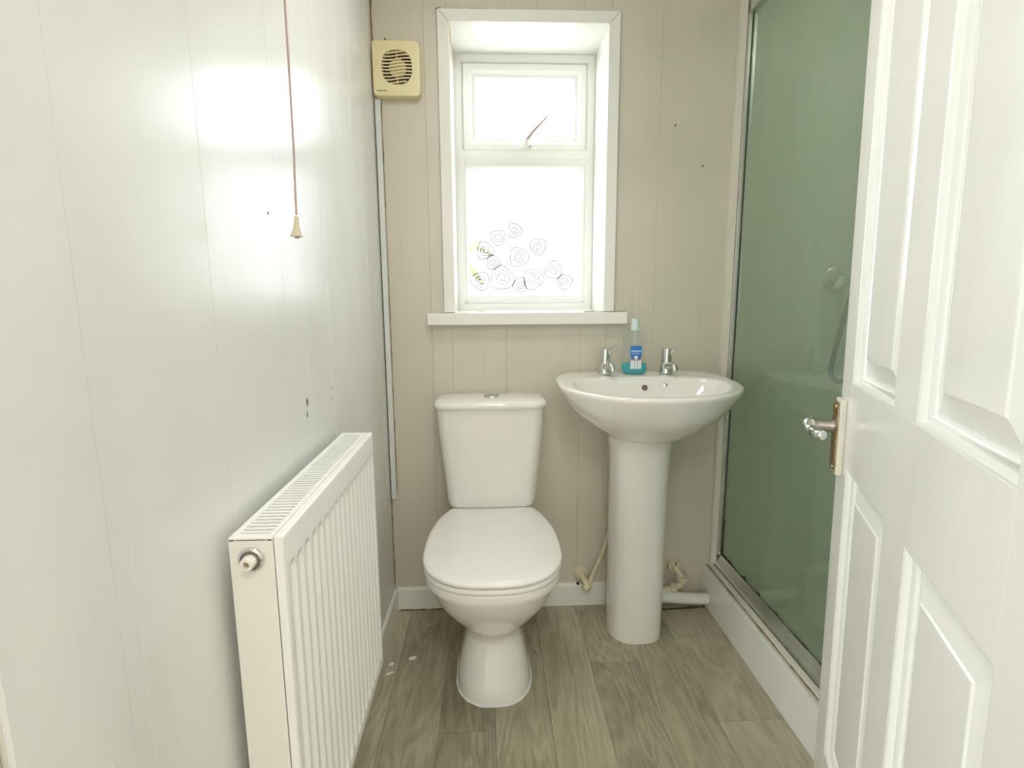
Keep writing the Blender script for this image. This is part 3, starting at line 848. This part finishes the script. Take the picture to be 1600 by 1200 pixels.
# taps: short pillar taps
def tap(cx_, yb_, turn, label):
    z = zr(yb_) + .0003
    t = empty('basin_tap', (cx_, yb_, z), label, 'tap', group=None)
    G().lathe([(0, 0), (.0225, 0), (.0232, .004), (.0222, .014), (.0200, .026), (.0165, .034), (.0150, .038), (0, .038)], (cx_, yb_, z), seg=24).build('tap_base', 'chrome', t, 40)
    # lever head: leaning round block
    G().lathe([(0, .034), (.0165, .034), (.0178, .039), (.0174, .081), (.0160, .086), (0, .087)], (cx_, yb_, z), (.02, 0, 1), 16).build('tap_head', 'chrome', t, 30)
    # spout: leaves the base, bends forward and down
    sx, sy = math.sin(turn), -math.cos(turn)
    G().tube(spline([(cx_, yb_, z + .020), (cx_ + sx * .025, yb_ + sy * .025, z + .028), (cx_ + sx * .050, yb_ + sy * .050, z + .034), (cx_ + sx * .066, yb_ + sy * .066, z + .030), (cx_ + sx * .070, yb_ + sy * .070, z + .018)], 5), [.013] * 6 + [.0115] * 6 + [.0108] * 9, 16).build('tap_spout', 'chrome', t, 50)
    G().tube([(cx_ + .012, yb_ - .008, z + .066), (cx_ + .017, yb_ - .016, z + .080), (cx_ + .019, yb_ - .020, z + .092)], [.0060, .0052, .0040], 10).build('tap_lever', 'chrome', t, 50)
tap(.762, -.080, .18, 'chrome pillar tap on the basin ledge nearer the toilet')
tap(.976, -.080, .10, 'chrome pillar tap on the basin ledge nearer the shower')

# soap bottle
SX, SY = .866, -.072
SZ = zr(SY) + .0003
sb = empty('soap_bottle', (SX, SY, SZ), 'clear soap bottle with pale cap and blue liquid between the taps', 'bottle')
def bell(hw, z, d=.55, n=2.4): return oval(SX, hw, SY, hw * d, hw * d, n, n, SZ + z, 40)
bp = [(.036, 0), (.041, .004), (.0435, .014), (.0430, .030), (.0375, .052), (.0345, .072), (.0355, .090), (.0385, .110), (.0380, .122), (.0330, .134), (.0230, .143), (.0135, .149), (.0125, .150)]
G().loft([bell(h, z) for h, z in bp], True, False).build('bottle_body', 'plastic_clear', sb, 60)
G().loft([bell(h - .0016, z + .0012) for h, z in bp[:4]] + [bell(.0400, .0345)]).build('liquid_soap', 'liquid', sb, 60)
G().tube([(SX, SY, SZ + .006), (SX, SY, SZ + .148)], .0025, 8).build('dip_tube', 'cap', sb, 50)
cp = G().lathe([(0, .148), (.0150, .148), (.0155, .150), (.0150, .162), (.0135, .168), (0, .168)], (SX, SY, SZ), seg=24).build('cap_collar', 'cap', sb, 40)
G().lathe([(0, .168), (.0125, .168), (.0132, .172), (.0128, .184), (.0115, .187), (0, .1875)], (SX, SY, SZ), seg=24).build('cap_top', 'cap', cp, 40)
# label: curved patches on the front of the bottle
def patch(name, mat, x0_, x1_, z0_, z1_, off, shape=None):
    g = G(); n = 10
    def hwat(z):
        for (h0, a), (h1, b) in zip(bp[:-1], bp[1:]):
            if a <= z <= b: return h0 + (h1 - h0) * (z - a) / max(1e-6, b - a)
        return .03
    rings = []
    for k in range(7):
        z = z0_ + (z1_ - z0_) * k / 6
        row = []
        for q in range(n + 1):
            x = x0_ + (x1_ - x0_) * q / n
            if shape: x, zz = shape(x, z)
            else: zz = z
            h = hwat(zz)
            y = SY - h * .55 * max(0, 1 - abs(x / h) ** 2.4) ** (1 / 2.4) - off
            row.append((SX + x, y, SZ + zz))
        rings.append(row)
    g.loft(rings, False, False, False)
    return g.build(name, mat, sb, 60)
patch('blue_label', 'label_blue', -.019, .0205, .062, .096, .0006)
patch('violet_label_band', 'label_violet', -.019, .0205, .050, .062, .0006, lambda x, z: (x * (1 - .25 * (.062 - z) / .012), z))
patch('label_writing', 'label_white', -.016, .018, .0770, .0800, .0009)
patch('label_writing_line', 'label_white', -.012, .014, .0705, .0718, .0009)
patch('barcode_label', 'label_white', -.018, .0195, .018, .046, .0006)
for xx in (-.004, .006): patch('barcode_bar', 'label_violet', xx, xx + .0012, .020, .045, .0009)
G().lathe([(0, 0), (.0070, 0), (.0065, .001), (0, .0013)], (SX + .001, SY - .0205, SZ + .056), (0, -1, 0), 20).build('label_dot', 'label_white', sb, 40)

# ------------------------------------------------------------------ pipes
pp = empty('supply_pipe', (.715, 0, .11), 'cream painted supply pipe rising from wall flange toward the basin', 'pipe')
G().lathe([(0, 0), (.028, 0), (.028, .004), (.024, .010), (.016, .012), (.016, .022), (0, .022)], (.706, -.0005, .128), (0, -1, 0), 24).build('wall_flange', 'pipe', pp, 40)
G().tube(spline([(.706, -.018, .128), (.712, -.036, .118), (.722, -.046, .104), (.727, -.047, .094)], 4), [.011] * 13, 14).build('elbow', 'pipe', pp, 50)
G().lathe([(0, 0), (.016, 0), (.017, .003), (.017, .017), (.015, .021), (0, .021)], (.714, -.046, .088), (.75, 0, .66), 6).build('compression_nut', 'pipe', pp, 20)
G().tube(spline([(.724, -.046, .098), (.745, -.045, .150), (.775, -.042, .225), (.800, -.04, .300), (.812, -.04, .36), (.818, -.04, .5), (.82, -.05, .71)], 6), .0078, 12).build('riser_pipe', 'pipe', pp, 60)
tag(G().lathe([(0, 0), (.006, 0), (.005, .004), (0, .004)], (.692, -.0125, .0905), (0, -1, 0), 9).build('rust_spot', 'hole', smooth=40), 'dark rust spot on the skirting under the supply pipe flange', 'stain')
p2 = empty('elbow_pipe', (1.065, 0, .10), 'cream painted elbow pipe with slotted flange right of the pedestal', 'pipe')
fl2 = G().lathe([(0, 0), (.027, 0), (.027, .006), (.023, .016), (.012, .019), (0, .019)], (1.062, -.0005, .148), (0, -1, 0), 24).build('wall_flange', 'pipe', p2, 40)
G().box(1.0625, 1.0655, -.0215, -.0188, .146, .168).build('flange_slot', 'hole', fl2)
G().tube(spline([(1.062, -.014, .148), (1.072, -.040, .132), (1.078, -.05, .112), (1.072, -.052, .096), (1.050, -.054, .088), (1.015, -.055, .078), (.985, -.058, .070)], 5), .0125, 14).build('elbow', 'pipe', p2, 50)
G().lathe([(0, 0), (.019, 0), (.02, .003), (.02, .018), (.018, .021), (0, .021)], (1.078, -.0505, .108), (.1, -.1, 1), 8).build('compression_nut', 'pipe', p2, 20)
G().lathe([(0, 0), (.018, 0), (.019, .003), (.019, .016), (.017, .019), (0, .019)], (1.036, -.0545, .084), (1, 0, .25), 8).build('compression_nut', 'pipe', p2, 20)
tag(G().tube([(.965, -.075, .066), (1.04, -.073, .057), (1.11, -.070, .050), (1.172, -.068, .045)], .0205, 20).build('waste_pipe', 'waste', smooth=50), 'thick white waste pipe running into the shower plinth', 'pipe')
bead('sealant_line', [(1.00, -.06, .0015), (1.17, -.05, .0015)], .004, 'dark grime line on the floor below the waste pipe', 'mould', 'grime')

# ------------------------------------------------------------------ shower
TXF, TYE = 1.176, -1.218
sp = tag(G().cbox(TXF, TXF + .016, TYE, -.001, .0, .145, .0025).build('shower_plinth', 'gloss', smooth=40), 'white plinth board along the front of the shower tray', 'plinth')
g = G()
tr = []
def trr(ins, z, r=.04): 
    return rrect((TXF + .018 + X_R - .002) / 2, (X_R - .002 - TXF - .018) / 2 - ins, TYE + .002 + ins, -.002 - ins, max(r, .004), z)
for ins, z, r in ((0, .0, .01), (0, .148, .01), (.003, .152, .012), (.036, .153, .02), (.062, .150, .03), (.072, .142, .04), (.085, .085, .05), (.13, .075, .06), (.3, .072, .06)):
    tr.append(trr(ins, z, r))
tag(G().loft(tr).build('shower_tray', 'tray', smooth=50), 'off white shower tray with raised rim behind the plinth', 'shower tray')
tag(G().cbox(TXF + .0165, TXF + .034, TYE, -.0015, .1535, .160, .002).build('tray_strip', 'tray', smooth=40), 'off white sealing strip along the shower tray edge', 'strip')
bead('sealant_line', [(TXF + .0165, -.01, .1505), (TXF + .0165, -1.2, .1505)], .0016, 'brown dirt line between the shower plinth and the tray strip')
enc = empty('shower_screen', (1.235, -.6, .16), 'green tinted glass shower screen in a satin metal frame', 'shower screen')
GX = 1.238
# bottom track: stepped profile
G().loft([[(GX - .024, yy, .1535), (GX - .024, yy, .162), (GX - .018, yy, .166), (GX - .008, yy, .197), (GX - .005, yy, .201), (GX + .012, yy, .201), (GX + .012, yy, .1535)] for yy in (TYE + .003, -.003)]).build('bottom_track', 'alu', enc, 25)
G().loft([[(GX - .014, yy, 2.075), (GX - .014, yy, 2.115), (GX + .012, yy, 2.115), (GX + .012, yy, 2.075)] for yy in (TYE + .003, -.003)]).build('top_track', 'alu', enc, 25)
wpost = G().cbox(GX - .040, GX - .0175, -.020, -.0008, .160, 2.20, .002).build('wall_batten', 'tray', enc, 40)
G().cbox(GX - .017, GX + .012, -.030, -.0015, .202, 2.0745, .002).build('wall_channel', 'alu', enc, 40)
G().cbox(GX - .017, GX + .012, TYE + .0035, TYE + .033, .202, 2.0745, .002).build('end_channel', 'alu', enc, 40)
G().box(GX - .003, GX + .003, TYE + .033, -.0305, .2015, 2.0745).build('glass_panel', 'glass', enc)
G().box(GX - .0055, GX - .0032, -.0335, -.0300, .203, 2.07).build('seal_strip', 'fan_dark', enc)
bead('sealant_line', [(GX - .006, -.034, .204), (GX - .006, -1.18, .204)], .0022, 'green black mould line along the bottom of the shower glass', 'mould', 'mould')
bead('sealant_line', [(GX - .004, -.036, .206), (GX - .004, -.036, .34)], .0032, 'green black mould in the lower corner of the shower glass', 'mould', 'mould')
g = G()
for k in range(16):
    yy = -.04 - random.random() ** 2 * .42; zz = .203
    r_ = random.uniform(.004, .011)
    g.prism([(GX - .0034, yy + r_ * math.cos(t) * random.uniform(.7, 1.1), zz + abs(r_ * 1.4 * math.sin(t)) * random.uniform(.6, 1.1)) for t in (PI * q / 7 for q in range(8))], (-.0004, 0, 0))
tag(g.build('mould_spots', 'mould', merge=False), 'speckled mould spots along the lower shower glass', 'mould', kind='stuff')
# shower valve, riser rail, hose
va = empty('shower_mixer', (1.592, 0, 1.226), 'round chrome shower mixer with hanging hose and riser rail behind glass', 'shower')
G().lathe([(0, 0), (.045, 0), (.045, .006), (.040, .012), (.026, .016), (.026, .045), (.023, .052), (0, .054)], (1.592, -.0005, 1.226), (0, -1, 0), 28).build('mixer_body', 'alu', va, 40)
G().tube([(1.592, -.046, 1.226), (1.578, -.058, 1.205), (1.560, -.066, 1.190)], [.013, .011, .008], 12).build('mixer_lever', 'waste', va, 50)
G().tube([(1.620, -.030, 1.215), (1.640, -.042, 1.205)], .013, 12).build('hose_outlet', 'chrome', va, 50)
hp = spline([(1.640, -.042, 1.205), (1.622, -.048, 1.12), (1.600, -.05, 1.02), (1.584, -.05, .93), (1.586, -.05, .885), (1.622, -.05, .862), (1.70, -.05, .90), (1.735, -.05, 1.05), (1.735, -.05, 1.40), (1.725, -.055, 1.80), (1.705, -.085, 1.93)], 14)
G().tube(hp, [.0078 + .0010 * (k % 2) for k in range(len(hp))], 10).build('flexible_hose', 'dark_hose', va, 60)
rr2 = va
G().tube([(1.69, -.055, 1.32), (1.69, -.055, 2.0)], .010, 14).build('rail', 'chrome', rr2, 50)
for zz in (1.34, 1.98):
    G().tube([(1.69, -.0005, zz), (1.69, -.055, zz)], .014, 14).build('rail_bracket', 'chrome', rr2, 50)
G().tube([(1.705, -.085, 1.93), (1.70, -.13, 1.99), (1.695, -.16, 2.02)], [.011, .013, .016], 14).build('hand_shower_grip', 'chrome', rr2, 50)
G().lathe([(0, 0), (.012, 0), (.038, .012), (.042, .02), (0, .022)], (1.695, -.165, 2.035), (0, -.6, -.8), 24).build('hand_shower_head', 'chrome', rr2, 40)
G().cbox(1.675, 1.715, -.09, -.04, 1.90, 1.935, .006).build('slider', 'chrome', rr2, 40)

# ------------------------------------------------------------------ open panelled door
dd = Vector((.39115, .92033, 0)); Yl = Vector((.92033, -.39115, 0))
DL = Vector((1.08452, -.85248, 0))
TILT = math.radians(.85)
door = empty('door_1', DL + Yl * math.sin(TILT) * 1.0, 'white gloss four panel door standing open on the right', 'door', kind='structure')
door.rotation_euler = (Matrix.Rotation(math.atan2(-dd.y, -dd.x), 3, 'Z') @ Matrix.Rotation(TILT, 3, 'X')).to_euler()
DW, DT, DH = .775, .036, 1.985
def dpart(g, name, mat='doorpaint', sm=40, parent=None):
    o = g.build(name, mat, parent or door, sm, world=False)
    if parent is not None and parent is not door: pass
    return o
SA, MA, MB_ = .085, .339, .436
xs_open = [(SA, MA), (MB_, DW - SA)]
zs_open = [(.215, .836), (1.003, 1.885)]
c = .0022
dpart(G().cbox(0, SA, 0, DT, .008, DH, c), 'door_stile')
dpart(G().cbox(DW - SA, DW, 0, DT, .008, DH, c), 'door_stile')
dpart(G().cbox(SA - .001, DW - SA + .001, .0004, DT - .0004, .008, .215, .0012), 'door_rail')
dpart(G().cbox(SA - .001, DW - SA + .001, .0004, DT - .0004, .836, 1.003, .0012), 'door_rail')
dpart(G().cbox(SA - .001, DW - SA + .001, .0004, DT - .0004, 1.885, DH, .0012), 'door_rail')
for za, zb in zs_open:
    dpart(G().cbox(MA, MB_, .0006, DT - .0006, za - .001, zb + .001, .0012), 'door_mullion')
for xa, xb in xs_open:
    for za, zb in zs_open:
        # raised panel: sunk margin, bevel, flat field; the same on the far face
        rg = []
        for ins, y in ((0, .018), (.0, .0175), (.020, .0165), (.050, .0095), (.0525, .0072), (.060, .0068)):
            rg.append([(xa + ins, y, za + ins), (xb - ins, y, za + ins), (xb - ins, y, zb - ins), (xa + ins, y, zb - ins)])
        rb_ = [[(p[0], DT - p[1], p[2]) for p in r] for r in reversed(rg)]
        dpart(G().loft(rb_[:-1] + rg[1:]), 'door_panel', sm=8)
        dpart(G().rect_sweep(xa - .0005, xb + .0005, za - .0005, zb + .0005, [(0, .018), (0, .0012), (.003, .0016), (.007, .0050), (.009, .0090), (.013, .0105), (.0165, .0135), (.018, .0180)]), 'panel_moulding', sm=30)
        dpart(G().rect_sweep(xa - .0005, xb + .0005, za - .0005, zb + .0005, [(0, DT - .018), (0, DT - .0012), (.003, DT - .0016), (.007, DT - .0050), (.009, DT - .0090), (.013, DT - .0105), (.0165, DT - .0135), (.018, DT - .0180)]), 'panel_moulding', sm=30)
# lever handle on a rope edged plate
def locp(o, g, name, mat, sm=40): return g.build(name, mat, o, sm, world=False)
HP0, HP1, HZ0, HZ1 = .018, .058, .812, .965
pl_ = dpart(G().cbox(HP0, HP1, -.013, 0.0, HZ0, HZ1, .003), 'handle_plate', 'plate_side')
locp(pl_, G().cbox(HP0 + .001, HP1 - .001, -.0150, -.0128, HZ0 + .006, HZ1 - .006, .0008), 'plate_face', 'brass')
n_ = 26
g = G()
for k in range(n_):
    z = HZ0 + .012 + (HZ1 - HZ0 - .024) * k / (n_ - 1)
    for xx in (HP0 + .003, HP1 - .003):
        g.tube([(xx - .0022, -.0155, z - .0016), (xx + .0022, -.0155, z + .0016)], .0017, 6)
ro = locp(pl_, g, 'rope_edging', 'brass', 50); ro['kind'] = 'stuff'
for z in (HZ0 + .014, HZ1 - .016):
    locp(pl_, G().lathe([(0, 0), (.0042, 0), (.0036, .002), (0, .003)], ((HP0 + HP1) / 2, -.0148, z), (0, -1, 0), 14), 'plate_screw', 'brass')
hx, hz = .037, .909
locp(pl_, G().lathe([(0, 0), (.0140, 0), (.0140, .007), (.0115, .011), (.0105, .030), (.0108, .042), (0, .042)], (hx, -.0145, hz), (0, -1, 0), 18), 'handle_neck', 'dull_metal')
locp(pl_, G().tube(spline([(hx - .010, -.058, hz + .004), (hx + .004, -.060, hz + .003), (hx + .025, -.059, hz - .006), (hx + .055, -.057, hz - .004), (hx + .085, -.056, hz + .000), (hx + .098, -.050, hz + .001)], 5), [1.25 * q_ for q_ in (.0060, .008, .0095, .010, .0105, .0105, .010, .0095, .009, .0085, .008, .0078, .0076, .0078, .0080, .0084, .0088, .0090, .0090, .0088, .0086, .0084, .0082, .0078, .0070, .0045)], 14), 'lever_handle', 'chrome', 50)
locp(pl_, G().lathe([(0, 0), (.006, 0), (.0055, .006), (.003, .009), (0, .0095)], (hx - .002, -.064, hz + .002), (-.25, -1, 0), 14), 'handle_boss', 'brass')
for z in (.22, 1.0, 1.72):
    dpart(G().tube([(DW + .005, -.003, z), (DW + .005, -.003, z + .09)], .006, 12), 'hinge', 'dull_metal')

# ------------------------------------------------------------------ paint flakes on the floor
def flake(x, y, rx, ry, a, label):
    ca, sa = math.cos(a), math.sin(a)
    poly = []
    for k in range(9):
        t = 2 * PI * k / 9; q = random.uniform(.65, 1.1)
        u, v = rx * q * math.cos(t), ry * q * math.sin(t)
        poly.append((x + u * ca - v * sa, y + u * sa + v * ca, .0003 + .0006 * random.random()))
    tag(G().prism(poly, (0, 0, .0012)).build('paint_chip', 'trim'), label, 'paint chip')
flake(.1035, -.293, .013, .010, .4, 'roundish white paint chip on the floor left of the toilet foot')
flake(.040, -.318, .012, .008, .1, 'white paint chip on the floor beside the radiator end')
flake(.040, -.362, .015, .005, .5, 'pointed sliver of white paint on the floor by the radiator')
flake(.140, -.110, .008, .0018, .9, 'thin white splinter on the floor near the back skirting')
flake(.505, -.262, .016, .0016, -.9, 'thin white splinter on the floor right of the toilet foot')

# ------------------------------------------------------------------ ceiling lamps above the frame, and an added fill lamp in the shower
def ceiling_lamp(name, x, y, watt, label, r=.15):
    t = empty(name, (x, y, ROOM_H), label, 'ceiling light')
    G().lathe([(0, 0), (r * .85, 0), (r * .85, -.02), (0, -.02)], (x, y, ROOM_H - .0005), (0, 0, 1), 32).build('lamp_base', 'trim', t, 40)
    G().lathe([(r, -.02), (r, -.03), (r * .9, -.055), (r * .6, -.072), (0, -.08)], (x, y, ROOM_H), (0, 0, 1), 32).build('lamp_diffuser', lamp_mat(name + '_glow', (1, .93, .82), 2.0), t, 60)
    ld = bpy.data.lights.new(name + '_light', 'AREA'); ld.shape = 'DISK'; ld.size = r * 2; ld.energy = watt; ld.color = (1, .97, .93)
    lo = bpy.data.objects.new(name + '_light', ld); COL.objects.link(lo)
    lo.parent = t; lo.location = (0, 0, -.09)
ceiling_lamp('bathroom_ceiling_light', .38, -.80, BATH_W, 'round opal ceiling light over the bathroom floor')
ceiling_lamp('hall_ceiling_light', .55, -2.45, HALL_W, 'round opal ceiling light in the hall outside the bathroom')
ceiling_lamp('shower_ceiling_light', 1.60, -.62, SHOWER_FILL_W, 'small round opal fill light added inside the shower', .09)  # fill lamp added to brighten the shower behind the glass
